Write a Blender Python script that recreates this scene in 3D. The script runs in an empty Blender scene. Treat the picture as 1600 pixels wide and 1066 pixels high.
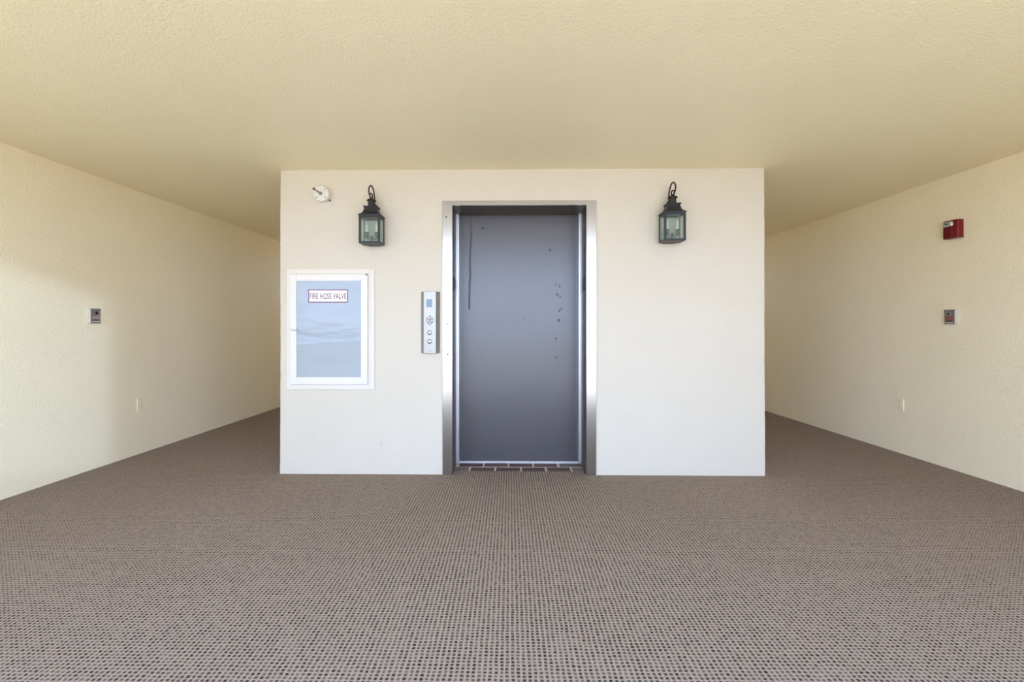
import bpy, bmesh, math, random
from mathutils import Vector, Matrix

C = bpy.context.scene.collection
SC = bpy.context.scene
random.seed(7)
R = math.radians

# ------------------------------------------------------------------ camera
cam_data = bpy.data.cameras.new('camera')
cam_data.sensor_width = 36.0
cam_data.lens = 680.0 / 1600.0 * 36.0
cam_data.shift_x = 0.0075
cam_data.shift_y = -0.01375
cam_data.clip_start = 0.02
cam_data.clip_end = 2000
cam = bpy.data.objects.new('camera', cam_data)
C.objects.link(cam)
cam.location = (0, -3.47, 1.179)
cam.rotation_euler = (R(90), 0, R(0.76))
SC.camera = cam

# ------------------------------------------------------------------ sky, sun, exposure
world = bpy.data.worlds.new('sky')
SC.world = world
world.use_nodes = True
wn, wl = world.node_tree.nodes, world.node_tree.links
wn.clear()
w_out = wn.new('ShaderNodeOutputWorld')
w_bg = wn.new('ShaderNodeBackground')
w_tc = wn.new('ShaderNodeTexCoord')
w_sep = wn.new('ShaderNodeSeparateXYZ')
w_ramp = wn.new('ShaderNodeValToRGB')
wl.new(w_tc.outputs['Generated'], w_sep.inputs[0])
wl.new(w_sep.outputs['Z'], w_ramp.inputs[0])
cr = w_ramp.color_ramp
cr.elements[0].position = 0.0
cr.elements[0].color = (0.725, 0.89, 1.27, 1)
cr.elements[1].position = 0.9
cr.elements[1].color = (0.42, 0.64, 1.15, 1)
wl.new(w_ramp.outputs[0], w_bg.inputs['Color'])
w_bg.inputs['Strength'].default_value = 4.4
wl.new(w_bg.outputs[0], w_out.inputs[0])

def sun_lamp(name, azimuth, elevation, energy, angle, color):
    """azimuth in degrees from straight behind the viewer, positive to the right"""
    d = bpy.data.lights.new(name, 'SUN')
    d.energy = energy
    d.angle = R(angle)
    d.color = color
    o = bpy.data.objects.new(name, d)
    C.objects.link(o)
    a_, e_ = R(azimuth), R(elevation)
    v = Vector((math.sin(a_) * math.cos(e_), -math.cos(a_) * math.cos(e_), math.sin(e_)))
    o.rotation_euler = v.to_track_quat('Z', 'Y').to_euler()
    o.location = v * 30
# the sun stands high over the far side of the building and lights the ground outside;
# an added second, low sun stands in for a reflected gleam on the left wall
sun_lamp('sun', 150, 62, 7.5, 0.5, (1.0, 0.95, 0.86))
sun_lamp('added_low_sun', 60.6, 7.6, 0.52, 1.5, (0.56, 0.80, 1.2))

vs = SC.view_settings
vs.view_transform = 'Standard'
vs.look = 'None'
vs.gamma = 1.0
vs.use_curve_mapping = False
vs.exposure = 0.49
SC.cycles.max_bounces = 16
SC.cycles.diffuse_bounces = 10
SC.cycles.glossy_bounces = 8
SC.cycles.transparent_max_bounces = 16

# ------------------------------------------------------------------ materials
def srgb(r, g, b):
    f = lambda c: (c / 255 / 12.92) if c / 255 <= 0.04045 else ((c / 255 + 0.055) / 1.055) ** 2.4
    return (f(r), f(g), f(b), 1)

def mat(name, col, rough=0.6, metal=0.0, spec=0.5, bump=None, vary=0.0, vary_scale=6.0):
    """plain procedural material; bump = (noise scale, distance, strength, detail)"""
    m = bpy.data.materials.new(name)
    m.use_nodes = True
    n, l = m.node_tree.nodes, m.node_tree.links
    p = n['Principled BSDF']
    p.inputs['Roughness'].default_value = rough
    p.inputs['Metallic'].default_value = metal
    p.inputs['Specular IOR Level'].default_value = spec
    col = tuple(col[:3]) + (1,)
    tc = n.new('ShaderNodeTexCoord')
    if vary > 0:
        nz = n.new('ShaderNodeTexNoise')
        nz.inputs['Scale'].default_value = vary_scale
        nz.inputs['Detail'].default_value = 4
        l.new(tc.outputs['Object'], nz.inputs['Vector'])
        mx = n.new('ShaderNodeMix')
        mx.data_type = 'RGBA'
        mx.inputs['A'].default_value = tuple(c * (1 - vary) for c in col[:3]) + (1,)
        mx.inputs['B'].default_value = tuple(min(1, c * (1 + vary)) for c in col[:3]) + (1,)
        l.new(nz.outputs['Fac'], mx.inputs['Factor'])
        l.new(mx.outputs['Result'], p.inputs['Base Color'])
    else:
        p.inputs['Base Color'].default_value = col
    if bump:
        s, d, st, det = bump
        nb = n.new('ShaderNodeTexNoise')
        nb.inputs['Scale'].default_value = s
        nb.inputs['Detail'].default_value = det
        nb.inputs['Roughness'].default_value = 0.55
        l.new(tc.outputs['Object'], nb.inputs['Vector'])
        b = n.new('ShaderNodeBump')
        b.inputs['Strength'].default_value = st
        b.inputs['Distance'].default_value = d
        l.new(nb.outputs['Fac'], b.inputs['Height'])
        l.new(b.outputs['Normal'], p.inputs['Normal'])
    return m

def math_node(n, op, a=None, b=None, c=None):
    x = n.new('ShaderNodeMath')
    x.operation = op
    for i, v in enumerate((a, b, c)):
        if isinstance(v, (int, float)):
            x.inputs[i].default_value = v
    return x

CREAM = (0.925, 0.825, 0.575)
M = {}
M['stucco'] = mat('cream_stucco_paint', CREAM, 0.55, 0, 0.35, bump=(80, 0.0045, 0.95, 3), vary=0.025, vary_scale=3)
M['block'] = mat('dimmed_block_stucco', (0.632, 0.572, 0.458), 0.55, 0, 0.35, bump=(80, 0.0045, 0.75, 3), vary=0.025, vary_scale=3)  # reflectance set below the side walls' to offset strong daylight on the block
M['ceiling'] = mat('cream_ceiling_texture', CREAM, 0.45, 0, 0.4, bump=(100, 0.004, 0.95, 3), vary=0.03, vary_scale=2)
M['concrete'] = mat('grey_concrete', (0.42, 0.41, 0.39), 0.85, bump=(40, 0.004, 0.4, 4), vary=0.1)
M['ground'] = mat('sandy_ground', (0.56, 0.46, 0.32), 0.9, vary=0.2, vary_scale=0.08)
M['steel'] = mat('satin_stainless_steel', (0.50, 0.485, 0.465), 0.2, 1.0, bump=(14, 0.001, 0.015, 2))
M['steel_panel'] = mat('brushed_stainless_steel', (0.35, 0.335, 0.305), 0.40, 0.75)
M['steel_stop'] = mat('bright_door_stop_steel', (0.80, 0.82, 0.86), 0.30, 0.8)
M['aluminium'] = mat('dull_aluminium_threshold', (0.50, 0.49, 0.47), 0.5, 0.15, vary=0.12, vary_scale=40)
M['black_iron'] = mat('weathered_black_metal', (0.018, 0.019, 0.020), 0.42, 0.2, 0.5, bump=(90, 0.001, 0.3, 3), vary=0.35, vary_scale=30)
M['rust_iron'] = mat('brown_black_wrought_iron', (0.022, 0.016, 0.010), 0.5, 0.2, 0.5, vary=0.3, vary_scale=40)
M['lamp_back'] = mat('tarnished_lamp_back', (0.46, 0.47, 0.41), 0.4, 0.0, vary=0.25, vary_scale=22)
M['candle_cup'] = mat('dark_green_grey_cup', (0.06, 0.075, 0.07), 0.5, 0.1)
M['bulb'] = mat('frosted_white_bulb', (0.82, 0.84, 0.78), 0.2, 0, 0.5)
M['white_metal'] = mat('white_painted_metal', (0.72, 0.685, 0.61), 0.4, 0, 0.4)
M['cab_frame'] = mat('white_enamel_cabinet', (0.70, 0.65, 0.55), 0.45, 0, 0.4)
M['sign_white'] = mat('white_sign_face', (0.90, 0.86, 0.87), 0.4)
M['sign_red'] = mat('maroon_sign_border', (0.20, 0.035, 0.075), 0.4)
M['sign_letter'] = mat('dark_red_lettering', (0.16, 0.045, 0.065), 0.4)
M['display'] = mat('blue_grey_display', (0.13, 0.19, 0.25), 0.15, 0, 0.6)
M['emblem_dark'] = mat('black_emblem_ink', (0.035, 0.02, 0.025), 0.5)
M['emblem_red'] = mat('dark_red_emblem_ink', (0.22, 0.035, 0.06), 0.5)
M['print_red'] = mat('faded_red_print', (0.55, 0.22, 0.20), 0.5)
M['print_grey'] = mat('faded_grey_print', (0.38, 0.38, 0.36), 0.5)
M['chrome'] = mat('polished_chrome', (0.85, 0.85, 0.86), 0.12, 1.0)
M['dark_screw'] = mat('dark_screw_head', (0.06, 0.055, 0.05), 0.5, 0.5)
M['dark_hole'] = mat('dark_recess', (0.01, 0.01, 0.01), 0.9)
M['plate_dark'] = mat('dark_jamb_plate', (0.018, 0.026, 0.03), 0.4, 0.2)
M['mortar'] = mat('pale_mortar', (0.60, 0.55, 0.51), 0.9, bump=(120, 0.003, 0.5, 4), vary=0.2, vary_scale=25)
M['brick_a'] = mat('red_brown_quarry_tile', (0.13, 0.07, 0.055), 0.6, bump=(80, 0.002, 0.4, 4), vary=0.25, vary_scale=18)
M['brick_b'] = mat('dark_brown_quarry_tile', (0.095, 0.056, 0.047), 0.6, bump=(80, 0.002, 0.4, 4), vary=0.25, vary_scale=18)
M['brick_c'] = mat('worn_grey_brown_tile', (0.19, 0.155, 0.13), 0.7, bump=(80, 0.002, 0.4, 4), vary=0.35, vary_scale=22)
M['outlet'] = mat('ivory_plastic_outlet', (0.90, 0.79, 0.54), 0.35, 0, 0.5)
M['outlet_slot'] = mat('outlet_slot_shadow', (0.16, 0.13, 0.09), 0.7)
M['box_grey'] = mat('grey_metal_box', (0.215, 0.19, 0.16), 0.45, 0.2, vary=0.1, vary_scale=30)
M['box_rim'] = mat('pale_zinc_rim', (0.60, 0.56, 0.50), 0.4, 0.4)
M['box_label'] = mat('worn_red_label', (0.30, 0.09, 0.065), 0.6, vary=0.35, vary_scale=90)
M['box_label_faded'] = mat('faded_pinkish_label', (0.36, 0.27, 0.235), 0.6, vary=0.15, vary_scale=90)
M['alarm_red'] = mat('red_alarm_plastic', (0.165, 0.007, 0.009), 0.4, 0, 0.35)
M['alarm_recess'] = mat('deep_red_alarm_grille', (0.10, 0.005, 0.006), 0.5, 0, 0.3)
M['lens'] = mat('clear_strobe_lens', (0.55, 0.55, 0.51), 0.08, 0.7, 0.9, bump=(140, 0.006, 0.9, 1))
M['rod'] = mat('galvanised_rod', (0.40, 0.385, 0.34), 0.4, 0.6)
M['bronze'] = mat('dark_bronze_paint', (0.075, 0.062, 0.050), 0.45, 0, 0.4)
M['rail'] = mat('dark_bronze_railing_paint', (0.06, 0.052, 0.045), 0.4)
M['scuff'] = mat('grey_scuff', (0.40, 0.39, 0.38), 0.8)

def carpet_material():
    m = bpy.data.materials.new('woven_loop_carpet')
    m.use_nodes = True
    n, l = m.node_tree.nodes, m.node_tree.links
    p = n['Principled BSDF']
    p.inputs['Roughness'].default_value = 0.95
    p.inputs['Specular IOR Level'].default_value = 0.12
    tc = n.new('ShaderNodeTexCoord')
    # slight waviness of the weave
    wob = n.new('ShaderNodeTexNoise'); wob.inputs['Scale'].default_value = 22; wob.inputs['Detail'].default_value = 2
    l.new(tc.outputs['Object'], wob.inputs['Vector'])
    sub = n.new('ShaderNodeVectorMath'); sub.operation = 'SUBTRACT'; sub.inputs[1].default_value = (0.5, 0.5, 0.5)
    l.new(wob.outputs['Color'], sub.inputs[0])
    scl = n.new('ShaderNodeVectorMath'); scl.operation = 'SCALE'; scl.inputs['Scale'].default_value = 0.010
    l.new(sub.outputs[0], scl.inputs[0])
    add = n.new('ShaderNodeVectorMath'); add.operation = 'ADD'
    l.new(tc.outputs['Object'], add.inputs[0]); l.new(scl.outputs[0], add.inputs[1])
    sep = n.new('ShaderNodeSeparateXYZ'); l.new(add.outputs[0], sep.inputs[0])
    def tri(out, pitch):
        d = math_node(n, 'DIVIDE', None, pitch); l.new(out, d.inputs[0])
        fr = math_node(n, 'FRACT'); l.new(d.outputs[0], fr.inputs[0])
        s = math_node(n, 'SUBTRACT', None, 0.5); l.new(fr.outputs[0], s.inputs[0])
        a = math_node(n, 'ABSOLUTE'); l.new(s.outputs[0], a.inputs[0])
        fl = math_node(n, 'FLOOR'); l.new(d.outputs[0], fl.inputs[0])
        return a.outputs[0], fl.outputs[0]
    ax, fx = tri(sep.outputs['X'], 0.0192)
    ay, fy = tri(sep.outputs['Y'], 0.0157)
    def ss(out, lo, hi):
        mr = n.new('ShaderNodeMapRange'); mr.interpolation_type = 'SMOOTHSTEP'
        mr.inputs['From Min'].default_value = lo; mr.inputs['From Max'].default_value = hi
        mr.inputs['To Min'].default_value = 1; mr.inputs['To Max'].default_value = 0
        l.new(out, mr.inputs['Value']); return mr.outputs['Result']
    mx_ = ss(ax, 0.18, 0.40); my_ = ss(ay, 0.20, 0.45)
    dot = math_node(n, 'MULTIPLY'); l.new(mx_, dot.inputs[0]); l.new(my_, dot.inputs[1])
    # every tuft a little different
    comb = n.new('ShaderNodeCombineXYZ'); l.new(fx, comb.inputs[0]); l.new(fy, comb.inputs[1])
    wn_ = n.new('ShaderNodeTexWhiteNoise'); wn_.noise_dimensions = '2D'; l.new(comb.outputs[0], wn_.inputs['Vector'])
    mr2 = n.new('ShaderNodeMapRange'); mr2.inputs['To Min'].default_value = 0.6; mr2.inputs['To Max'].default_value = 1.0
    l.new(wn_.outputs['Value'], mr2.inputs['Value'])
    d2 = math_node(n, 'MULTIPLY'); l.new(dot.outputs[0], d2.inputs[0]); l.new(mr2.outputs['Result'], d2.inputs[1])
    # yarn grain
    gr = n.new('ShaderNodeTexNoise'); gr.inputs['Scale'].default_value = 260; gr.inputs['Detail'].default_value = 2
    l.new(tc.outputs['Object'], gr.inputs['Vector'])
    big = n.new('ShaderNodeTexNoise'); big.inputs['Scale'].default_value = 1.3; big.inputs['Detail'].default_value = 3
    l.new(tc.outputs['Object'], big.inputs['Vector'])
    base = n.new('ShaderNodeMix'); base.data_type = 'RGBA'
    base.inputs['A'].default_value = CARPET_A; base.inputs['B'].default_value = CARPET_B
    l.new(gr.outputs['Fac'], base.inputs['Factor'])
    soil = n.new('ShaderNodeMix'); soil.data_type = 'RGBA'; soil.blend_type = 'MULTIPLY'
    soil.inputs['B'].default_value = (0.90, 0.89, 0.87, 1)
    l.new(big.outputs['Fac'], soil.inputs['Factor']); l.new(base.outputs['Result'], soil.inputs['A'])
    fin = n.new('ShaderNodeMix'); fin.data_type = 'RGBA'
    fin.inputs['B'].default_value = CARPET_DOT
    l.new(d2.outputs[0], fin.inputs['Factor']); l.new(soil.outputs['Result'], fin.inputs['A'])
    l.new(fin.outputs['Result'], p.inputs['Base Color'])
    h = math_node(n, 'SUBTRACT', 1.0); l.new(d2.outputs[0], h.inputs[1])
    b = n.new('ShaderNodeBump'); b.inputs['Strength'].default_value = 0.6; b.inputs['Distance'].default_value = 0.004
    l.new(h.outputs[0], b.inputs['Height']); l.new(b.outputs['Normal'], p.inputs['Normal'])
    return m
CARPET_A = (0.300, 0.236, 0.180, 1)
CARPET_B = (0.455, 0.364, 0.280, 1)
CARPET_DOT = (0.036, 0.026, 0.021, 1)
M['carpet'] = carpet_material()

def door_material():
    m = mat('dark_bronze_grey_door_paint', (0.085, 0.080, 0.082), 0.33, 0.0, 0.9)
    n, l = m.node_tree.nodes, m.node_tree.links
    p = n['Principled BSDF']
    tc = n.new('ShaderNodeTexCoord')
    sep = n.new('ShaderNodeSeparateXYZ'); l.new(tc.outputs['Object'], sep.inputs[0])
    nz = n.new('ShaderNodeTexNoise'); nz.inputs['Scale'].default_value = 7; l.new(tc.outputs['Object'], nz.inputs['Vector'])
    # a run of old liquid down the left side: x about -0.35, from z 1.33 up
    off = math_node(n, 'MULTIPLY_ADD', None, 0.03, -0.36); l.new(nz.outputs['Fac'], off.inputs[0])
    tilt = math_node(n, 'MULTIPLY_ADD', None, 0.018, -0.032); l.new(sep.outputs['Z'], tilt.inputs[0])
    cx = math_node(n, 'ADD'); l.new(off.outputs[0], cx.inputs[0]); l.new(tilt.outputs[0], cx.inputs[1])
    dx = math_node(n, 'SUBTRACT'); l.new(sep.outputs['X'], dx.inputs[0]); l.new(cx.outputs[0], dx.inputs[1])
    ab = math_node(n, 'ABSOLUTE'); l.new(dx.outputs[0], ab.inputs[0])
    mr = n.new('ShaderNodeMapRange'); mr.interpolation_type = 'SMOOTHSTEP'
    mr.inputs['From Min'].default_value = 0.004; mr.inputs['From Max'].default_value = 0.012
    mr.inputs['To Min'].default_value = 1; mr.inputs['To Max'].default_value = 0
    l.new(ab.outputs[0], mr.inputs['Value'])
    gz = math_node(n, 'GREATER_THAN', None, 1.33); l.new(sep.outputs['Z'], gz.inputs[0])
    st = math_node(n, 'MULTIPLY'); l.new(mr.outputs['Result'], st.inputs[0]); l.new(gz.outputs[0], st.inputs[1])
    st2 = math_node(n, 'MULTIPLY', None, 0.7); l.new(st.outputs[0], st2.inputs[0])
    nz2 = n.new('ShaderNodeTexNoise'); nz2.inputs['Scale'].default_value = 2.5; nz2.inputs['Detail'].default_value = 4
    l.new(tc.outputs['Object'], nz2.inputs['Vector'])
    base = n.new('ShaderNodeMix'); base.data_type = 'RGBA'
    base.inputs['A'].default_value = DOOR_A; base.inputs['B'].default_value = DOOR_B
    l.new(nz2.outputs['Fac'], base.inputs['Factor'])
    mx = n.new('ShaderNodeMix'); mx.data_type = 'RGBA'; mx.inputs['B'].default_value = (0.045, 0.036, 0.036, 1)
    l.new(st2.outputs[0], mx.inputs['Factor']); l.new(base.outputs['Result'], mx.inputs['A'])
    l.new(mx.outputs['Result'], p.inputs['Base Color'])
    # the run is also duller than the paint; faint dings everywhere
    rr = n.new('ShaderNodeMapRange'); rr.inputs['To Min'].default_value = 0.30; rr.inputs['To Max'].default_value = 0.7
    l.new(st2.outputs[0], rr.inputs['Value']); l.new(rr.outputs['Result'], p.inputs['Roughness'])
    nb = n.new('ShaderNodeTexNoise'); nb.inputs['Scale'].default_value = 5; nb.inputs['Detail'].default_value = 3
    l.new(tc.outputs['Object'], nb.inputs['Vector'])
    b = n.new('ShaderNodeBump'); b.inputs['Strength'].default_value = 0.12; b.inputs['Distance'].default_value = 0.01
    l.new(nb.outputs['Fac'], b.inputs['Height']); l.new(b.outputs['Normal'], p.inputs['Normal'])
    return m
DOOR_A = (0.056, 0.050, 0.051, 1)
DOOR_B = (0.068, 0.061, 0.062, 1)
M['door'] = door_material()

def pane_material():
    """pale blue acrylic cover, gently wavy"""
    m = mat('sky_tinted_acrylic_pane', (0.40, 0.48, 0.56), 0.10, 0, 0.5)
    n, l = m.node_tree.nodes, m.node_tree.links
    p = n['Principled BSDF']
    tc = n.new('ShaderNodeTexCoord')
    mp = n.new('ShaderNodeMapping'); mp.inputs['Scale'].default_value = (0.55, 1, 2.0); l.new(tc.outputs['Object'], mp.inputs['Vector'])
    nz = n.new('ShaderNodeTexNoise'); nz.inputs['Scale'].default_value = 3.2; nz.inputs['Detail'].default_value = 2
    l.new(mp.outputs[0], nz.inputs['Vector'])
    b = n.new('ShaderNodeBump'); b.inputs['Strength'].default_value = 0.28; b.inputs['Distance'].default_value = 0.02
    l.new(nz.outputs['Fac'], b.inputs['Height']); l.new(b.outputs['Normal'], p.inputs['Normal'])
    mx = n.new('ShaderNodeMix'); mx.data_type = 'RGBA'
    mx.inputs['A'].default_value = PANE_A; mx.inputs['B'].default_value = PANE_B
    l.new(nz.outputs['Fac'], mx.inputs['Factor']); l.new(mx.outputs['Result'], p.inputs['Base Color'])
    return m
PANE_A = (0.27, 0.315, 0.345, 1)  # blue of the reflected sky is put into these base colours
PANE_B = (0.36, 0.405, 0.43, 1)
M['pane'] = pane_material()

def glass_material():
    m = bpy.data.materials.new('old_lantern_glass')
    m.use_nodes = True
    n, l = m.node_tree.nodes, m.node_tree.links
    out = n['Material Output']; n.remove(n['Principled BSDF'])
    tr = n.new('ShaderNodeBsdfTransparent'); tr.inputs['Color'].default_value = (0.91, 0.95, 0.92, 1)
    gl = n.new('ShaderNodeBsdfGlossy'); gl.inputs['Roughness'].default_value = 0.08
    df = n.new('ShaderNodeBsdfDiffuse'); df.inputs['Color'].default_value = (0.45, 0.50, 0.46, 1)
    fr = n.new('ShaderNodeFresnel'); fr.inputs['IOR'].default_value = 1.55
    m1 = n.new('ShaderNodeMixShader'); m2 = n.new('ShaderNodeMixShader')
    m1.inputs[0].default_value = 0.08      # film of dust
    l.new(tr.outputs[0], m1.inputs[1]); l.new(df.outputs[0], m1.inputs[2])
    geo = n.new('ShaderNodeNewGeometry')          # only the outer face of each pane mirrors (thin glass)
    inv = math_node(n, 'SUBTRACT', 1.0); l.new(geo.outputs['Backfacing'], inv.inputs[1])
    fm = math_node(n, 'MULTIPLY'); l.new(fr.outputs[0], fm.inputs[0]); l.new(inv.outputs[0], fm.inputs[1])
    l.new(fm.outputs[0], m2.inputs[0]); l.new(m1.outputs[0], m2.inputs[1]); l.new(gl.outputs[0], m2.inputs[2])
    l.new(m2.outputs[0], out.inputs[0])
    return m
M['glass'] = glass_material()

# ------------------------------------------------------------------ geometry helpers
def box(bm, x0, x1, y0, y1, z0, z1):
    vs_ = [bm.verts.new(v) for v in ((x0, y0, z0), (x1, y0, z0), (x1, y1, z0), (x0, y1, z0),
                                     (x0, y0, z1), (x1, y0, z1), (x1, y1, z1), (x0, y1, z1))]
    for f in ((3, 2, 1, 0), (4, 5, 6, 7), (0, 1, 5, 4), (1, 2, 6, 5), (2, 3, 7, 6), (3, 0, 4, 7)):
        bm.faces.new([vs_[i] for i in f])
    return vs_

def prism(bm, pts, axis, a0, a1):
    """extrude a polygon along an axis; pts are (x,y) for z, (x,z) for y, (y,z) for x"""
    def at(p, a):
        return {'z': (p[0], p[1], a), 'y': (p[0], a, p[1]), 'x': (a, p[0], p[1])}[axis]
    lo = [bm.verts.new(at(p, a0)) for p in pts]
    hi = [bm.verts.new(at(p, a1)) for p in pts]
    k = len(pts)
    bm.faces.new(lo[::-1]); bm.faces.new(hi)
    for i in range(k):
        j = (i + 1) % k
        bm.faces.new((lo[i], lo[j], hi[j], hi[i]))

def loft(bm, rings, cap=True):
    vr = [[bm.verts.new(p) for p in r] for r in rings]
    k = len(vr[0])
    for a, b in zip(vr, vr[1:]):
        for i in range(k):
            j = (i + 1) % k
            bm.faces.new((a[i], a[j], b[j], b[i]))
    if cap:
        bm.faces.new(vr[0][::-1]); bm.faces.new(vr[-1])

def lathe(bm, c, profile, axis='z', seg=20):
    """profile = [(radius, height)] round an axis through c"""
    rings = []
    for r, h in profile:
        ring = []
        for i in range(seg):
            a = 2 * math.pi * i / seg
            u, v = r * math.cos(a), r * math.sin(a)
            ring.append({'z': (c[0] + u, c[1] + v, c[2] + h), 'y': (c[0] + u, c[1] + h, c[2] + v),
                         'x': (c[0] + h, c[1] + u, c[2] + v)}[axis])
        rings.append(ring)
    loft(bm, rings)

def tube(bm, pts, rad, seg=8):
    pts = [Vector(p) for p in pts]
    rings = []
    for i, p in enumerate(pts):
        d = (pts[min(i + 1, len(pts) - 1)] - pts[max(i - 1, 0)]).normalized()
        ref = Vector((1, 0, 0)) if abs(d.x) < 0.9 else Vector((0, 0, 1))
        u = d.cross(ref).normalized(); v = d.cross(u).normalized()
        r = rad[i] if isinstance(rad, (list, tuple)) else rad
        rings.append([p + u * (r * math.cos(2 * math.pi * k / seg)) + v * (r * math.sin(2 * math.pi * k / seg)) for k in range(seg)])
    loft(bm, rings)

def smooth_path(pts, sub=5):
    pts = [Vector(p) for p in pts]
    out = []
    for i in range(len(pts) - 1):
        p0, p1, p2, p3 = pts[max(i - 1, 0)], pts[i], pts[i + 1], pts[min(i + 2, len(pts) - 1)]
        for k in range(sub):
            t = k / sub
            out.append(0.5 * ((2 * p1) + (p2 - p0) * t + (2 * p0 - 5 * p1 + 4 * p2 - p3) * t * t + (3 * p1 - p0 - 3 * p2 + p3) * t ** 3))
    out.append(pts[-1])
    return out

def obj(name, bm, m, parent=None, bevel=0.0, smooth=False, seg=2, label=None):
    bmesh.ops.recalc_face_normals(bm, faces=bm.faces[:])
    if bevel > 0:
        bmesh.ops.bevel(bm, geom=[e for e in bm.edges if e.calc_face_angle(0) > 0.5], offset=bevel, segments=seg,
                        affect='EDGES', profile=0.5, clamp_overlap=True)
    me = bpy.data.meshes.new(name)
    bm.to_mesh(me); bm.free()
    if smooth:
        for p in me.polygons:
            p.use_smooth = True
        me.set_sharp_from_angle(angle=R(38))
    me.materials.append(m)
    o = bpy.data.objects.new(name, me)
    C.objects.link(o)
    if parent:
        o.parent = parent
    if label:
        o['label'] = label
    return o

def NB():
    return bmesh.new()

def thing(name, label, cat, loc=(0, 0, 0), rz=0.0, group=None):
    o = bpy.data.objects.new(name, None)
    o.empty_display_size = 0.05
    C.objects.link(o)
    o.location = loc
    o.rotation_euler = (0, 0, rz)
    o['label'] = label
    o['category'] = cat
    if group:
        o['group'] = group
    return o

def struct(o, label, cat=None):
    o['kind'] = 'structure'
    o['label'] = label
    if cat:
        o['category'] = cat
    return o

# ------------------------------------------------------------------ the setting
H = 2.435
Y0, Y1 = -3.60, 4.90                # edge of the open side behind the camera, end of the corridors
lx = lambda y: -3.466 + 0.02328 * (y + 0.556)
rx = lambda y: 3.668 - 0.02692 * (y + 0.315)
XL, XR, XE0, XE1 = -1.849, 2.018, -0.4601, 0.6051     # elevator block and its opening
OPEN_TOP = 2.1460

bm = NB()
box(bm, -3.9, 4.1, Y0, 0.086, -0.12, 0)
box(bm, -3.9, XE0 - 0.02, 0.086, Y1 + 0.2, -0.12, 0)
box(bm, XE1 + 0.02, 4.1, 0.086, Y1 + 0.2, -0.12, 0)
struct(obj('floor', bm, M['carpet']), 'taupe loop carpet with rows of dark dots covering the lobby floor', 'floor')

bm = NB()
box(bm, -3.9, 4.1, Y0, Y1 + 0.2, H, H + 0.18)
struct(obj('ceiling', bm, M['ceiling']), 'cream textured ceiling over the elevator lobby', 'ceiling')

def side_wall(name, f, out, label):
    bm = NB()
    prism(bm, [(f(Y0), Y0), (f(Y1), Y1), (f(Y1) + out, Y1), (f(Y0) + out, Y0)], 'z', 0, H)
    return struct(obj(name, bm, M['stucco']), label, 'wall')
side_wall('wall_left', lx, -0.18, 'cream stucco wall down the left side, lit by daylight at its near end')
side_wall('wall_right', rx, 0.18, 'cream stucco wall down the right side, under the red alarm')
bm = NB()
for x0, x1 in ((-3.7, XL + 0.1), (XR - 0.1, 3.9)):
    box(bm, x0, x1, Y1, Y1 + 0.18, 0, 1.88)              # unseen slits left above, added to let skylight into the corridors
    box(bm, x0, x1, Y1, Y1 + 0.18, 2.25, H)
box(bm, XL + 0.1, XR - 0.1, Y1, Y1 + 0.18, 0, H)
struct(obj('wall_back', bm, M['stucco']), 'cream stucco end wall with added light slits closing the corridors behind the elevator block', 'wall')

# wing walls either side of the open front behind the camera
OPX0, OPX1 = -3.53, 3.40
bm = NB()
box(bm, -3.9, OPX0, Y0 - 0.02, Y0 + 0.16, 0, H)
box(bm, OPX1, 4.1, Y0 - 0.02, Y0 + 0.16, 0, H)
struct(obj('wall_rear', bm, M['stucco']), 'cream stucco wing walls beside the open front of the lobby', 'wall')

# elevator block: two piers with softly uneven outer corners, and the head over the opening
def pier(bm, xo, xi, s):
    """xo outer corner x, xi opening side, s = +1 when the outer corner is at the right"""
    rings = []
    n_ = 40
    for k in range(n_ + 1):
        z = H * k / n_
        w = 0.0016 * math.sin(z * 3.1 + s) + random.uniform(-0.0012, 0.0012)
        if s > 0:
            w += 0.012 * (max(0.0, 1.0 - z / 2.05) ** 0.5 - 0.5) * 0.5
        if s < 0:
            w += 0.004 * (z / H - 0.5)
        e = xo + w
        r = 0.012
        pts = [(xi, 0.0), (xi, 0.36), (xi, 3.3), (e, 3.3), (e, r)]
        for a in (30, 60):
            pts.append((e - s * r * (1 - math.cos(R(a))), r * (1 - math.sin(R(a)))))
        pts.append((e - s * r, 0.0))
        rings.append([(p[0], p[1], z) for p in pts])
    loft(bm, rings)
bm = NB()
pier(bm, XL, XE0 - 0.014, -1)
pier(bm, XR, XE1 + 0.014, 1)
box(bm, XE0 - 0.014, XE1 + 0.014, 0, 3.3, OPEN_TOP + 0.014, H)
wm = struct(obj('wall_middle', bm, M['block']), 'pale cream stucco elevator block between the two corridors', 'wall')

bm = NB(); lathe(bm, (-0.9525, -0.0005, 2.188), [(0.0045, 0.001), (0.0045, -0.002), (0.002, -0.004)], 'y', 8)
obj('nail_head', bm, M['scuff'], wm, label='small grey nail head beside the left lantern')
bm = NB(); prism(bm, [(-1.033, 0.222), (-1.027, 0.224), (-1.0245, 0.238), (-1.029, 0.250), (-1.034, 0.252), (-1.030, 0.238)], 'y', -0.0015, 0.001)
obj('paint_chip', bm, M['scuff'], wm, label='small grey chip low on the wall')

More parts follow.
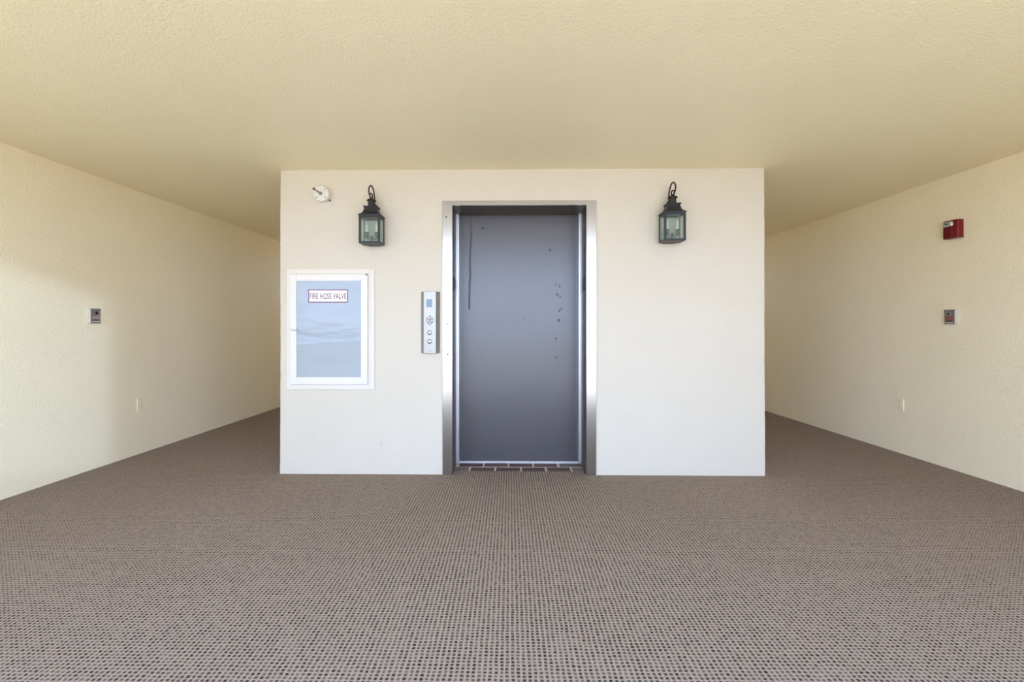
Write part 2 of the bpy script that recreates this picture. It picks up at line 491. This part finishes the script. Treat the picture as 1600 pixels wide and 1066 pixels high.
# elevator entrance -------------------------------------------------
door = bpy.data.objects.new('door_1', None); C.objects.link(door)
door.location = (0.0725, 0, 0)
struct(door, 'dark grey elevator door in a stainless steel frame', 'door')
def dpart(name, bm, m, parent=door, **k):
    bmesh.ops.translate(bm, vec=(-0.0725, 0, 0), verts=bm.verts[:])
    return obj(name, bm, m, parent, **k)
bm = NB(); box(bm, XE0 - 0.012, XE1 + 0.012, 0.304, 0.345, 0.016, OPEN_TOP + 0.012)
door_panel = obj('door_panel', bm, M['door'], None, label='dark bronze grey metal elevator door with a long drip mark')
door_panel.parent = door; door_panel.location = (-0.0725, 0, 0)

JL, JR = -0.5379, 0.6825
for x0, x1, xr, s_ in ((JL, XE0, XE0, -1), (XE1, JR, XE1, 1)):
    bm = NB(); box(bm, x0, x1, -0.012, 0.0, 0.0, OPEN_TOP + 0.008)
    jamb = dpart('door_jamb', bm, M['steel'], bevel=0.0012)
    bm = NB(); box(bm, min(xr, xr + s_ * .013), max(xr, xr + s_ * .013), 0.0002, 0.2350, 0.0, OPEN_TOP - 0.001)
    dpart('jamb_return', bm, M['bronze'], jamb, label='dark painted inner side of the jamb')
bm = NB()
box(bm, JL - 0.002, JR + 0.002, -0.016, 0.0, OPEN_TOP, OPEN_TOP + 0.036)
head = dpart('door_header', bm, M['steel'], bevel=0.0012)
bm = NB(); box(bm, XE0 - 0.013, XE1 + 0.013, 0.0002, 0.304, OPEN_TOP, OPEN_TOP + 0.0135)
dpart('header_soffit', bm, M['bronze'], head, label='dark brown underside of the header')
bm = NB(); box(bm, XE0 - 0.012, XE0 + 0.0245, 0.2355, 0.3035, 0.017, OPEN_TOP - 0.0005)
dpart('door_stop', bm, M['steel_stop'], bevel=0.004)
bm = NB(); box(bm, XE1 - 0.021, XE1 + 0.012, 0.2355, 0.3035, 0.017, OPEN_TOP - 0.0005)
dpart('door_stop', bm, M['steel_stop'], bevel=0.004)
bm = NB(); box(bm, XE0 - 0.012, XE1 + 0.012, 0.2985, 0.37, -0.006, 0.0155)
dpart('door_threshold', bm, M['aluminium'], bevel=0.002)
# face screws and the dark plates inside the jambs
for (x, z) in ((-0.5011, 1.2046), (-0.4959, 0.9592), (-0.508, 2.055)):
    bm = NB(); lathe(bm, (x, -0.0118, z), [(0.006, 0.002), (0.006, -0.0012), (0.003, -0.002)], 'y', 10)
    dpart('jamb_screw', bm, M['dark_screw'], smooth=True)
def jamb_plate(x, s):
    bm = NB()
    # plate with clipped corners, lying on the return of the jamb
    z0, z1 = 1.475, 1.592
    y0, y1 = 0.075, 0.185
    c = 0.022
    prism(bm, [(y0 + c, z0), (y1 - c * .4, z0), (y1, z0 + c), (y1, z1 - c), (y1 - c, z1), (y0 + c * .5, z1), (y0, z1 - c), (y0, z0 + c)], 'x', x, x + s * 0.004)
    for k in range(4):
        zz = z0 + 0.022 + k * 0.022
        box(bm, min(x + s * .003, x + s * .0075), max(x + s * .003, x + s * .0075), y0 + .025 + .012 * (k % 2), y1 - .03, zz, zz + 0.011)
    dpart('jamb_plate', bm, M['plate_dark'], bevel=0.0008, label='small dark plate on the inner side of the jamb')
jamb_plate(XE0, 1)
jamb_plate(XE1, -1)
# marks in the door skin
def on_door(o):
    o.parent = door_panel
    return o
bm = NB(); lathe(bm, (-0.2389, 0.3035, 2.0343), [(0.0085, 0.001), (0.0085, -0.0006), (0.004, -0.001)], 'y', 14)
on_door(obj('key_hole', bm, M['dark_hole'], None, label='round black key hole near the top left of the door'))
bm = NB()
rnd = random.Random(3)
for (x, z, r) in ((0.372, 1.955, .007), (0.386, 1.93, .008), (0.352, 1.905, .007), (0.38, 1.90, .006), (0.345, 1.842, .013), (0.378, 1.84, .007), (0.36, 1.70, .006),
                  (0.398, 1.545, .008), (0.428, 1.53, .009), (0.408, 1.46, .011), (0.432, 1.44, .008), (0.425, 1.32, .010), (0.443, 1.34, .009), (0.42, 1.235, .013),
                  (0.395, 1.08, .010), (0.402, 1.05, .006), (0.40, 0.915, .010), (0.41, 0.87, .006)):
    lathe(bm, (x, 0.3042, z), [(r, 0.0), (r * .8, -r * .12), (r * .4, -r * .24), (r * .05, -r * .28)], 'y', 10)
o = on_door(obj('paint_blister', bm, M['door'], None, smooth=True, label='run of small raised blisters down the right side of the door'))
o['kind'] = 'stuff'
bm = NB(); lathe(bm, (0.122, 0.3042, 1.268), [(0.026, 0.0), (0.02, -.0007), (0.010, -.0013), (.001, -.0015)], 'y', 16)
on_door(obj('dent', bm, M['door'], None, smooth=True, label='single shallow bump in the middle of the door'))

# tiled sill ----------------------------------------------------------
bm = NB(); box(bm, XE0 - 0.019, XE1 + 0.019, 0.0865, 0.298, -0.12, -0.0025)
sill = struct(obj('trim_1', bm, M['mortar']), 'doorway sill of brown tiles in pale mortar below the elevator door', 'sill')
def brick(x0, x1, y0, y1, m):
    bm = NB(); box(bm, x0, x1, y0, y1, -0.03, rndz())
    return obj('sill_tile', bm, m, sill, bevel=0.0015, seg=1)
rndz = lambda: -0.0005 + random.uniform(-0.001, 0.001)
back = [(-0.4331, -0.2322), (-0.22, -0.0201), (-0.0079, 0.1902), (0.2042, 0.4004), (0.4190, 0.6040)]
front = [(-0.4590, -0.3436), (-0.3275, -0.1300), (-0.1151, 0.0835), (0.0982, 0.2881), (0.3061, 0.4969), (0.5148, 0.6040)]
for i, (a, b) in enumerate(back):
    brick(a, b, 0.2035, 0.2955, (M['brick_b'], M['brick_a'], M['brick_b'], M['brick_a'], M['brick_c'])[i])
for i, (a, b) in enumerate(front):
    brick(a, b, 0.0880, 0.1850, (M['brick_c'], M['brick_a'], M['brick_b'], M['brick_b'], M['brick_a'], M['brick_c'])[i])

# outside, behind the camera ------------------------------------------
bm = NB(); box(bm, -600, 600, -600, 600, -9.3, -9.0)
struct(obj('ground', bm, M['ground']), 'pale sand coloured ground far below the open lobby', 'ground')
bm = NB(); box(bm, -3.9, 4.1, Y0 - 0.30, Y0, -0.14, -0.004)
struct(obj('trim_2', bm, M['concrete']), 'bare concrete slab edge outside the open front', 'slab edge')

rail = thing('railing', 'dark painted metal balcony railing across the open front behind the viewer', 'railing', (0, Y0 - 0.16, 0))
bm = NB(); box(bm, OPX0 - 0.01, OPX1 + 0.01, -0.03, 0.03, 0.93, 1.0); obj('top_rail', bm, M['rail'], rail, bevel=0.006)
bm = NB(); box(bm, OPX0 - 0.01, OPX1 + 0.01, -0.018, 0.018, 0.09, 0.12); obj('bottom_rail', bm, M['rail'], rail, bevel=0.003)
first = None
nb_ = 44
for k in range(nb_ + 1):
    x = OPX0 + 0.02 + (OPX1 - OPX0 - 0.04) * k / nb_
    if first is None:
        bm = NB(); box(bm, -0.008, 0.008, -0.008, 0.008, 0.118, 0.932)
        first = obj('baluster', bm, M['rail'], rail); first.location.x = x
    else:
        c = first.copy(); C.objects.link(c); c.parent = rail; c.location.x = x
for x in (OPX0 + 0.03, -0.92, 0.92, OPX1 - 0.03):
    bm = NB(); box(bm, x - 0.022, x + 0.022, -0.022, 0.022, -0.005, 0.931); obj('post', bm, M['rail'], rail, bevel=0.003)

# ------------------------------------------------------------------ fire hose cabinet
cab = thing('fire_hose_cabinet', 'white wall cabinet with a pale blue pane left of the elevator', 'cabinet', (-1.4355, 0, 0.679))
def frame_ring(bm, x0, x1, z0, z1, w, y0, y1, wb=None):
    wb = wb or w
    box(bm, x0, x0 + w, y0, y1, z0, z1)
    box(bm, x1 - w, x1, y0, y1, z0, z1)
    box(bm, x0 + w, x1 - w, y0, y1, z1 - w, z1)
    box(bm, x0 + w, x1 - w, y0, y1, z0, z0 + wb)
cz = 0.679
hx = 0.3525
bm = NB(); frame_ring(bm, -hx, hx, 0.0, 0.962, 0.036, -0.009, 0.0)
obj('outer_frame', bm, M['cab_frame'], cab, bevel=0.0015)
bm = NB(); box(bm, -hx + 0.034, hx - 0.034, -0.0045, 0.0, 0.03, 0.93)
obj('back_plate', bm, M['cab_frame'], cab)
dx0, dx1, dz0, dz1 = -0.3205, 0.3000, 0.043, 0.919
bm = NB()
frame_ring(bm, dx0, dx1, dz0, dz1, 0.052, -0.022, -0.005, 0.056)
cdoor = obj('cabinet_door', bm, M['white_metal'], cab, bevel=0.0018)
bm = NB(); box(bm, -0.2725, 0.2515, -0.0165, -0.0130, 0.095, 0.871)
obj('glass_pane', bm, M['pane'], cdoor)
bm = NB()
tube(bm, [(-0.309, -0.022, 0.4815), (-0.309, -0.036, 0.4815)], 0.0075, 10)
tube(bm, [(-0.313, -0.037, 0.483), (-0.290, -0.041, 0.478), (-0.262, -0.042, 0.474)], [0.006, 0.0058, 0.0045], 8)
obj('latch_handle', bm, M['white_metal'], cdoor, smooth=True)
bm = NB(); box(bm, 0.284, 0.302, -0.025, -0.021, 0.913, 0.921)
obj('door_clip', bm, M['dark_screw'], cdoor)
# sign
sx0, sx1, sz0, sz1 = -0.1750, 0.1430, 0.6945, 0.7985
bm = NB(); box(bm, sx0, sx1, -0.0178, -0.0164, sz0, sz1)
sign = obj('sign_plate', bm, M['sign_white'], cab, label='white sign reading FIRE HOSE VALVE in dark red capitals')
bm = NB(); frame_ring(bm, sx0, sx1, sz0, sz1, 0.0075, -0.0184, -0.0176)
obj('sign_border', bm, M['sign_red'], sign)

def lettering(text, x0, x1, z0, z1, y, m, parent, bold=0.012, depth=0.0006):
    cu = bpy.data.curves.new('lettering', 'FONT')
    cu.body = text
    cu.size = 1.0
    cu.offset = bold
    cu.space_character = 1.12
    cu.resolution_u = 4
    tmp = bpy.data.objects.new('lettering', cu)
    C.objects.link(tmp)
    dg = bpy.context.evaluated_depsgraph_get()
    me = bpy.data.meshes.new_from_object(tmp.evaluated_get(dg))
    bpy.data.objects.remove(tmp)
    xs = [v.co.x for v in me.vertices]; ys = [v.co.y for v in me.vertices]
    ax0, ax1, ay0, ay1 = min(xs), max(xs), min(ys), max(ys)
    for v in me.vertices:
        v.co = ((v.co.x - ax0) / (ax1 - ax0) * (x1 - x0) + x0, y, (v.co.y - ay0) / (ay1 - ay0) * (z1 - z0) + z0)
    b = bmesh.new(); b.from_mesh(me)
    r = bmesh.ops.extrude_face_region(b, geom=b.faces[:])
    bmesh.ops.translate(b, vec=(0, depth, 0), verts=[v for v in r['geom'] if isinstance(v, bmesh.types.BMVert)])
    bpy.data.meshes.remove(me)
    return obj('lettering', b, m, parent)
lettering('FIRE HOSE VALVE', sx0 + 0.0135, sx1 - 0.0135, sz0 + 0.028, sz1 - 0.029, -0.0184, M['sign_letter'], sign)

# ------------------------------------------------------------------ elevator call panel
cp = thing('call_panel', 'tall brushed steel elevator call panel beside the left door jamb', 'call panel', (-0.635, 0, 0.971))
bm = NB()
D_ = 0.038
hh = 0.488
# bevelled sides; the face bows very slightly outwards
prof = [(-0.0755, 0.0), (-0.0755, -0.004), (-0.0475, -D_ + 0.001), (-0.024, -D_ - 0.0006), (0.0, -D_ - 0.001), (0.024, -D_ - 0.0006), (0.0475, -D_ + 0.001), (0.0755, -0.004), (0.0755, 0.0)]
prism(bm, prof, 'z', 0.0, hh)
obj('body', bm, M['steel_panel'], cp, bevel=0.0012)
fy = -D_ - 0.001
bm = NB(); box(bm, -0.0265, 0.0195, fy - 0.0015, fy + 0.003, 0.364, 0.427); obj('display', bm, M['display'], cp, label='square blue grey floor display')
def flat(bm, pts, y=None):
    y = fy - 0.0008 if y is None else y
    prism(bm, pts, 'y', y, y + 0.002)
def stroke(bm, a, b, w, y=None):
    a, b = Vector(a), Vector(b)
    d = (b - a).normalized(); nrm = Vector((-d.y, d.x)) * (w / 2)
    flat(bm, [tuple(a + nrm), tuple(b + nrm), tuple(b - nrm), tuple(a - nrm)], y)
# emblem: pointed three-peaked badge
S = 0.0051 / 23.7
ez = 0.261
def E(u, v):
    return ((u - 370) * S, ez + (335 - v) * S)
bm = NB()
for t in (((382, 150), (345, 212), (418, 212)), ((275, 232), (252, 300), (308, 300)), ((490, 232), (446, 300), (502, 300))):
    flat(bm, [E(*p) for p in t])
for path in (((258, 300), (243, 352), (262, 392), (365, 512)), ((500, 300), (518, 345), (490, 392), (365, 512)), ((345, 212), (300, 238)), ((418, 212), (425, 280))):
    for a, b in zip(path, path[1:]):
        stroke(bm, E(*a), E(*b), 0.0035)
flat(bm, [E(252, 378), E(300, 408), E(310, 452), E(290, 440)])
flat(bm, [E(492, 378), E(440, 400), (E(418, 452)), E(440, 442)])
emb = obj('emblem', bm, M['emblem_dark'], cp, label='small black and red three-peaked emblem')
bm = NB()
flat(bm, [E(335, 275), E(432, 275), E(392, 335), E(366, 335)])
stroke(bm, E(378, 330), E(362, 440), 0.0050)
stroke(bm, E(318, 290), E(335, 440), 0.0030)
stroke(bm, E(430, 290), E(398, 440), 0.0030)
obj('emblem_centre', bm, M['emblem_red'], emb)
bm = NB()
box(bm, -0.017, -0.005, fy - 0.0008, fy + 0.001, 0.211, 0.2145); obj('small_print', bm, M['print_grey'], cp)
bm = NB()
box(bm, 0.003, 0.022, fy - 0.0008, fy + 0.001, 0.211, 0.215); obj('small_print', bm, M['print_red'], cp)
for z in (0.163, 0.092):
    bm = NB(); lathe(bm, (-0.001, fy, z), [(0.0195, 0.003), (0.0195, -0.002), (0.0165, -0.0045), (0.0155, -0.0045), (0.0150, -0.002), (0.001, -0.0022)], 'y', 24)
    ring = obj('button', bm, M['steel_panel'], cp, smooth=True)
    bm = NB(); lathe(bm, (-0.001, fy - 0.0015, z), [(0.0145, 0.0), (0.0140, -0.0035), (0.010, -0.0065), (0.004, -0.008), (0.0005, -0.0082)], 'y', 24)
    obj('button_cap', bm, M['chrome'], ring, smooth=True)
for z in (0.468, 0.020):
    bm = NB(); lathe(bm, (0.0, fy + 0.0003, z), [(0.0042, 0.002), (0.0042, -0.0008), (0.002, -0.0016)], 'y', 10)
    obj('screw', bm, M['dark_screw'] if z < 0.1 else M['steel_panel'], cp, smooth=True)

# ------------------------------------------------------------------ lanterns
def square_rings(bm, cx, cy, prof):
    """prof = [(half width x, half depth y, z)]"""
    loft(bm, [[(cx - a, cy - b, z), (cx + a, cy - b, z), (cx + a, cy + b, z), (cx - a, cy + b, z)] for a, b, z in prof])

def make_lantern(label):
    """origin on the wall, at the level of the lantern's underside; front looks towards -y"""
    t = thing('wall_lantern', label, 'lantern', (0, 0, 0), 0, 'wall lanterns on the elevator block')
    cy, hw, hd, hb = -0.0890, 0.0815, 0.0625, 0.217
    bm = NB()
    prism(bm, [(-0.045, 0.0), (0.045, 0.0), (0.045, 0.205), (0.04, 0.216), (0.011, 0.218), (0.011, 0.330), (0.0, 0.338), (-0.011, 0.330), (-0.011, 0.218), (-0.04, 0.216), (-0.045, 0.205)], 'y', -0.026, 0.0)
    obj('wall_plate', bm, M['black_iron'], t, bevel=0.002)
    bm = NB()
    pw = 0.0165
    for sx in (-1, 1):
        for sy in (-1, 1):
            pq = pw if sy < 0 else 0.005
            x0, x1 = sorted((sx * hw, sx * (hw - pq))); y0, y1 = sorted((cy + sy * hd, cy + sy * (hd - pw * .8)))
            box(bm, x0, x1, y0, y1, 0.0, hb)
    for y0, y1 in ((cy - hd, cy - hd + 0.012), (cy + hd - 0.0065, cy + hd)):
        box(bm, -hw + pw, hw - pw, y0, y1, 0.0, 0.0145)
        box(bm, -hw + pw, hw - pw, y0, y1, hb - 0.019, hb)
    for x0, x1 in ((-hw, -hw + 0.012), (hw - 0.012, hw)):
        box(bm, x0, x1, cy - hd + pw * .8, cy + hd - pw * .8, 0.0, 0.0145)
        box(bm, x0, x1, cy - hd + pw * .8, cy + hd - pw * .8, hb - 0.019, hb)
    cage = obj('cage', bm, M['black_iron'], t, bevel=0.0012, seg=1)
    bm = NB(); box(bm, -hw + 0.004, hw - 0.004, cy - hd + 0.004, cy + hd - 0.002, 0.001, 0.007)
    obj('bottom_plate', bm, M['black_iron'], t)
    bm = NB(); box(bm, -hw + 0.0055, hw - 0.0055, cy + hd - 0.006, cy + hd - 0.0005, 0.007, hb - 0.002)
    obj('back_reflector', bm, M['lamp_back'], t)
    bm = NB(); box(bm, -hw + pw - 0.003, hw - pw + 0.003, cy - hd + 0.005, cy - hd + 0.008, 0.012, hb - 0.016)
    obj('glass_pane', bm, M['glass'], cage)
    for sx in (-1, 1):
        x0, x1 = sorted((sx * (hw - 0.005), sx * (hw - 0.008)))
        bm = NB(); box(bm, x0, x1, cy - hd + pw * .8 - .003, cy + hd - .0065, 0.012, hb - 0.016)
        obj('glass_pane', bm, M['glass'], cage)
    bm = NB()
    square_rings(bm, 0, cy, [(0.0865, 0.0665, hb - 0.003), (0.0870, 0.0670, hb + 0.004), (0.0700, 0.0540, hb + 0.013), (0.0585, 0.046, hb + 0.024), (0.0515, 0.041, hb + 0.042),
                             (0.0475, 0.038, hb + 0.062), (0.0470, 0.038, hb + 0.066)])
    roof = obj('roof', bm, M['black_iron'], t, bevel=0.001, seg=1)
    bm = NB(); square_rings(bm, 0, cy, [(0.0520, 0.0430, hb + 0.064), (0.0545, 0.0450, hb + 0.068), (0.0530, 0.0440, hb + 0.074), (0.030, 0.026, hb + 0.079)])
    obj('roof_collar', bm, M['black_iron'], roof)
    bm = NB(); lathe(bm, (0, cy - 0.008, hb + 0.074), [(0.0262, 0.0), (0.0262, 0.045), (0.036, 0.045), (0.0365, 0.049), (0.028, 0.057), (0.016, 0.064), (0.006, 0.068), (0.005, 0.074)], 'z', 20)
    obj('chimney', bm, M['rust_iron'], roof, smooth=True)
    # crook: rises off the wall plate, loops over and curls in to carry the lamp
    pts = [(-0.014, 2.060), (-0.017, 2.120), (-0.021, 2.149), (-0.018, 2.184), (-0.026, 2.229), (-0.051, 2.260), (-0.082, 2.276), (-0.115, 2.274), (-0.145, 2.254),
           (-0.159, 2.229), (-0.152, 2.205), (-0.130, 2.187), (-0.104, 2.179), (-0.080, 2.190), (-0.072, 2.205), (-0.082, 2.216), (-0.108, 2.214), (-0.128, 2.205)]
    bm = NB(); tube(bm, smooth_path([(0, y, z - 1.823) for y, z in pts], 5), 0.0058, 8)
    obj('hanging_crook', bm, M['rust_iron'], t, smooth=True)
    # two-candle cluster inside
    bm = NB()
    lathe(bm, (0, cy, 0.006), [(0.018, 0.0), (0.018, 0.004), (0.006, 0.008), (0.006, 0.03), (0.014, 0.036), (0.016, 0.044), (0.012, 0.054), (0.004, 0.06)], 'z', 14)
    for s in (-1, 1):
        tube(bm, smooth_path([(0, cy, 0.047), (s * 0.016, cy, 0.038), (s * 0.032, cy, 0.040), (s * 0.039, cy, 0.052)], 4), 0.0035, 6)
    arm = obj('candle_arm', bm, M['candle_cup'], t, smooth=True)
    for s in (-1, 1):
        bm = NB(); lathe(bm, (s * 0.039, cy, 0.050), [(0.008, 0.0), (0.014, 0.004), (0.0155, 0.008), (0.0155, 0.046), (0.010, 0.048)], 'z', 14)
        cup = obj('candle_cup', bm, M['candle_cup'], arm, smooth=True)
        bm = NB(); lathe(bm, (s * 0.039, cy, 0.0975), [(0.0125, 0.0), (0.0128, 0.004), (0.010, 0.014), (0.0065, 0.022), (0.0085, 0.032), (0.0105, 0.042), (0.0085, 0.055), (0.004, 0.068), (0.001, 0.077)], 'z', 14)
        obj('light_bulb', bm, M['bulb'], arm, smooth=True)
    return t

def children(o):
    return [c for c in bpy.data.objects if c.parent == o]
def copy_tree(o, parent=None):
    kids = children(o)
    c = o.copy(); C.objects.link(c)
    if parent:
        c.parent = parent
    for k in kids:
        copy_tree(k, c)
    return c
lan = make_lantern('black metal wall lantern between the white round cover and the elevator')
lan.location = (-1.079, 0, 1.823)
lan2 = copy_tree(lan)
lan2['label'] = 'black metal wall lantern alone on the wall right of the elevator'
lan2.location = (1.253, 0, 1.8375)

# ------------------------------------------------------------------ round junction box cover with a rod
jb = thing('junction_box', 'white round box with a metal rod sticking out, high beside the left lantern', 'junction box', (-1.4955, 0, 2.2345))
bm = NB(); lathe(bm, (0, 0, 0), [(0.0625, 0.0), (0.0625, -0.040), (0.0605, -0.044)], 'y', 36)
obj('round_box', bm, M['white_metal'], jb, smooth=True)
bm = NB(); lathe(bm, (0, -0.044, 0), [(0.0600, 0.001), (0.0600, -0.003), (0.0580, -0.005), (0.020, -0.006), (0.001, -0.006)], 'y', 36)
cov = obj('cover_plate', bm, M['white_metal'], jb, smooth=True)
bm = NB(); lathe(bm, (-0.003, -0.049, 0.0), [(0.015, 0.0), (0.014, -0.008), (0.010, -0.012)], 'y', 16)
obj('rod_collar', bm, M['rod'], cov, smooth=True)
bm = NB(); lathe(bm, (-0.003, -0.055, 0.0), [(0.0075, 0.0), (0.0070, -0.085), (0.0078, -0.086), (0.0078, -0.094), (0.0066, -0.095), (0.0066, -0.108)], 'y', 14)
rod = obj('rod', bm, M['rod'], cov, smooth=True)
bm = NB(); lathe(bm, (-0.003, -0.1625, 0.0), [(0.0078, 0.0), (0.0078, -0.010), (0.005, -0.012)], 'y', 12)
obj('rod_tip', bm, M['dark_screw'], rod, smooth=True, label='dark end of the rod')
for a in (48, -42, 222):
    bm = NB(); lathe(bm, (0.047 * math.cos(R(a)), -0.0485, 0.044 * math.sin(R(a))), [(0.0042, 0.0), (0.0042, -0.002), (0.002, -0.003)], 'y', 10)
    obj('screw', bm, M['dark_screw'], cov, smooth=True)
bm = NB(); tube(bm, [(0.050, -0.012, -0.042), (0.060, -0.016, -0.050)], 0.0052, 8)
obj('side_screw', bm, M['dark_screw'], jb, smooth=True)

# ------------------------------------------------------------------ things on the side walls
aL = math.atan(0.02328)      # left wall runs towards +y and slightly inwards
aR = math.atan(0.02692)
# local frame of a wall thing: +x along the wall, -y out of the wall (same convention as above)
RZ_L = R(90) - aL            # local -y -> +x (into the room from the left wall)
RZ_R = R(-90) + aR           # local -y -> -x

def call_box(name, label, side, y, z, red):
    """small surface box: pale rim, grey face, round button, lettering band, slot"""
    f = lx if side == 'L' else rx
    t = thing(name, label, 'wall box', (f(y), y, z), RZ_L if side == 'L' else RZ_R, None)
    w, h, d = 0.0435, 0.0615, 0.026
    bm = NB(); box(bm, -w, w, -d + 0.004, 0.0, -h, h); obj('housing', bm, M['box_rim'], t, bevel=0.003)
    bm = NB(); box(bm, -w + 0.003, w - 0.003, -d, -d + 0.006, -h + 0.003, h - 0.003); obj('face_plate', bm, M['box_grey'], t, bevel=0.002)
    s = 1 if side == 'L' else -1
    bm = NB(); lathe(bm, (s * 0.004, -d + 0.001, 0.025), [(0.0150, 0.0), (0.0150, -0.0025), (0.0125, -0.004), (0.0118, -0.001), (0.0005, -0.001)], 'y', 20)
    ring = obj('button', bm, M['box_grey'] if side == 'L' else M['box_rim'], t, smooth=True)
    bm = NB(); lathe(bm, (s * 0.004, -d - 0.0005, 0.025), [(0.0116, 0.001), (0.0112, -0.002), (0.006, -0.0035), (0.0005, -0.004)], 'y', 20)
    obj('button_cap', bm, M['dark_hole'], ring, smooth=True)
    bm = NB(); box(bm, -0.030, 0.036, -d - 0.0008, -d + 0.001, -0.028, 0.000)
    obj('label_strip', bm, M['box_label'] if red else M['box_label_faded'], t, label='worn red label strip' if red else 'faded pinkish label strip')
    bm = NB(); box(bm, -0.026, 0.026, -d - 0.0006, -d + 0.001, -0.0395, -0.0315); obj('slot', bm, M['dark_hole'], t, label='dark horizontal slot')
    bm = NB(); prism(bm, [(-0.030, -0.053), (0.030, -0.053), (0.030, -0.043), (0.015, -0.0405), (-0.015, -0.0405), (-0.030, -0.043)], 'y', -d - 0.004, -d + 0.001)
    obj('slot_lip', bm, M['box_rim'], t)
    cs = [(w - 0.009, h - 0.010)] if side == 'L' else [(w - 0.009, h - 0.010), (-w + 0.009, h - 0.010)]
    for (sx, sz) in cs:
        bm = NB(); lathe(bm, (sx, -d + 0.001, sz), [(0.0052, 0.0), (0.0052, -0.002), (0.003, -0.003)], 'y', 10)
        obj('screw', bm, M['dark_screw'], t, smooth=True)
    return t
call_box('button_box', 'small grey metal box with a round dark button on the left wall', 'L', 0.084, 1.2705, False)
call_box('button_box', 'small grey metal box with a red label strip below the red alarm', 'R', 0.176, 1.2615, True)

def outlet(label, side, y, z):
    f = lx if side == 'L' else rx
    t = thing('wall_outlet', label, 'outlet', (f(y), y, z), RZ_L if side == 'L' else RZ_R, 'ivory outlets low on the side walls')
    bm = NB(); box(bm, -0.0375, 0.0375, -0.007, 0.0, -0.0585, 0.0585); obj('cover_plate', bm, M['outlet'], t, bevel=0.003, seg=3)
    for zz in (0.0205, -0.0205):
        bm = NB()
        prism(bm, [(-0.0165, zz - .008), (-0.010, zz - .0145), (0.010, zz - .0145), (0.0165, zz - .008), (0.0165, zz + .008), (0.010, zz + .0145), (-0.010, zz + .0145), (-0.0165, zz + .008)], 'y', -0.0095, -0.004)
        rc = obj('receptacle', bm, M['outlet'], t, bevel=0.0008, seg=1)
        for sx, hh_ in ((-0.0065, 0.0050), (0.0065, 0.0042)):
            bm = NB(); box(bm, sx - 0.0014, sx + 0.0014, -0.0099, -0.009, zz + 0.002 - hh_ + .003, zz + 0.002 + hh_ + .003); obj('slot', bm, M['outlet_slot'], rc)
        bm = NB(); lathe(bm, (0, -0.0094, zz - 0.0075), [(0.0028, 0.0003), (0.0026, -0.0005)], 'y', 10); obj('slot', bm, M['outlet_slot'], rc)
    bm = NB(); lathe(bm, (0, -0.0065, 0.0), [(0.0035, 0.0), (0.0030, -0.0015), (0.001, -0.002)], 'y', 10); obj('screw', bm, M['outlet'], t, smooth=True)
    return t
outlet('ivory duplex outlet low on the left wall', 'L', 0.534, 0.4565)
outlet('ivory duplex outlet low on the right wall', 'R', 0.640, 0.4535)

# fire alarm horn and strobe ---------------------------------------------
ya = 0.1445
al = thing('fire_alarm', 'red fire alarm with a clear strobe high on the right wall', 'alarm', (rx(ya), ya, 1.978), RZ_R)
# local +x runs towards the camera on this wall; out of the wall is -y
hw, h2 = 0.0575, 0.0735
bm = NB()
prism(bm, [(hw, 0.0), (hw, -0.042), (hw - 0.004, -0.048), (hw - 0.020, -0.0525), (hw - 0.034, -0.0555), (-hw + 0.010, -0.0555), (-hw, -0.050), (-hw, 0.0)], 'z', -h2, h2)
obj('housing', bm, M['alarm_red'], al, bevel=0.0025)
bm = NB(); box(bm, -hw + 0.006, hw - 0.046, -0.0575, -0.050, -h2 + 0.012, 0.016)
gr = obj('horn_grille', bm, M['alarm_recess'], al, bevel=0.002)
for k in range(5):
    zz = -h2 + 0.022 + k * 0.0145
    bm = NB(); box(bm, -hw + 0.012, hw - 0.052, -0.0590, -0.0565, zz, zz + 0.006)
    obj('grille_bar', bm, M['alarm_red'], gr)
bm = NB(); prism(bm, [(hw - 0.038, -0.048), (hw - 0.036, -0.0570), (hw - 0.041, -0.0600), (hw - 0.045, -0.0570), (hw - 0.045, -0.048)], 'z', -h2 + 0.006, h2 - 0.030)
obj('edge_rib', bm, M['alarm_red'], al)
bm = NB()
rings = []
for fr_, y in ((1.0, -0.0535), (0.97, -0.0600), (0.86, -0.0660), (0.60, -0.0700), (0.25, -0.0710)):
    ring = []
    for k in range(20):
        a = 2 * math.pi * k / 20
        cx_, cz_ = math.cos(a), math.sin(a)
        ring.append((-0.0135 + 0.041 * fr_ * math.copysign(abs(cx_) ** 0.55, cx_), y, 0.0435 + 0.0235 * fr_ * math.copysign(abs(cz_) ** 0.55, cz_)))
    rings.append(ring)
loft(bm, rings)
lens = obj('strobe_lens', bm, M['lens'], al, smooth=True, label='clear shiny strobe lens')
bm = NB(); box(bm, -0.022, -0.004, -0.0725, -0.0695, 0.038, 0.049)
obj('flash_tube', bm, M['dark_screw'], lens, bevel=0.001)
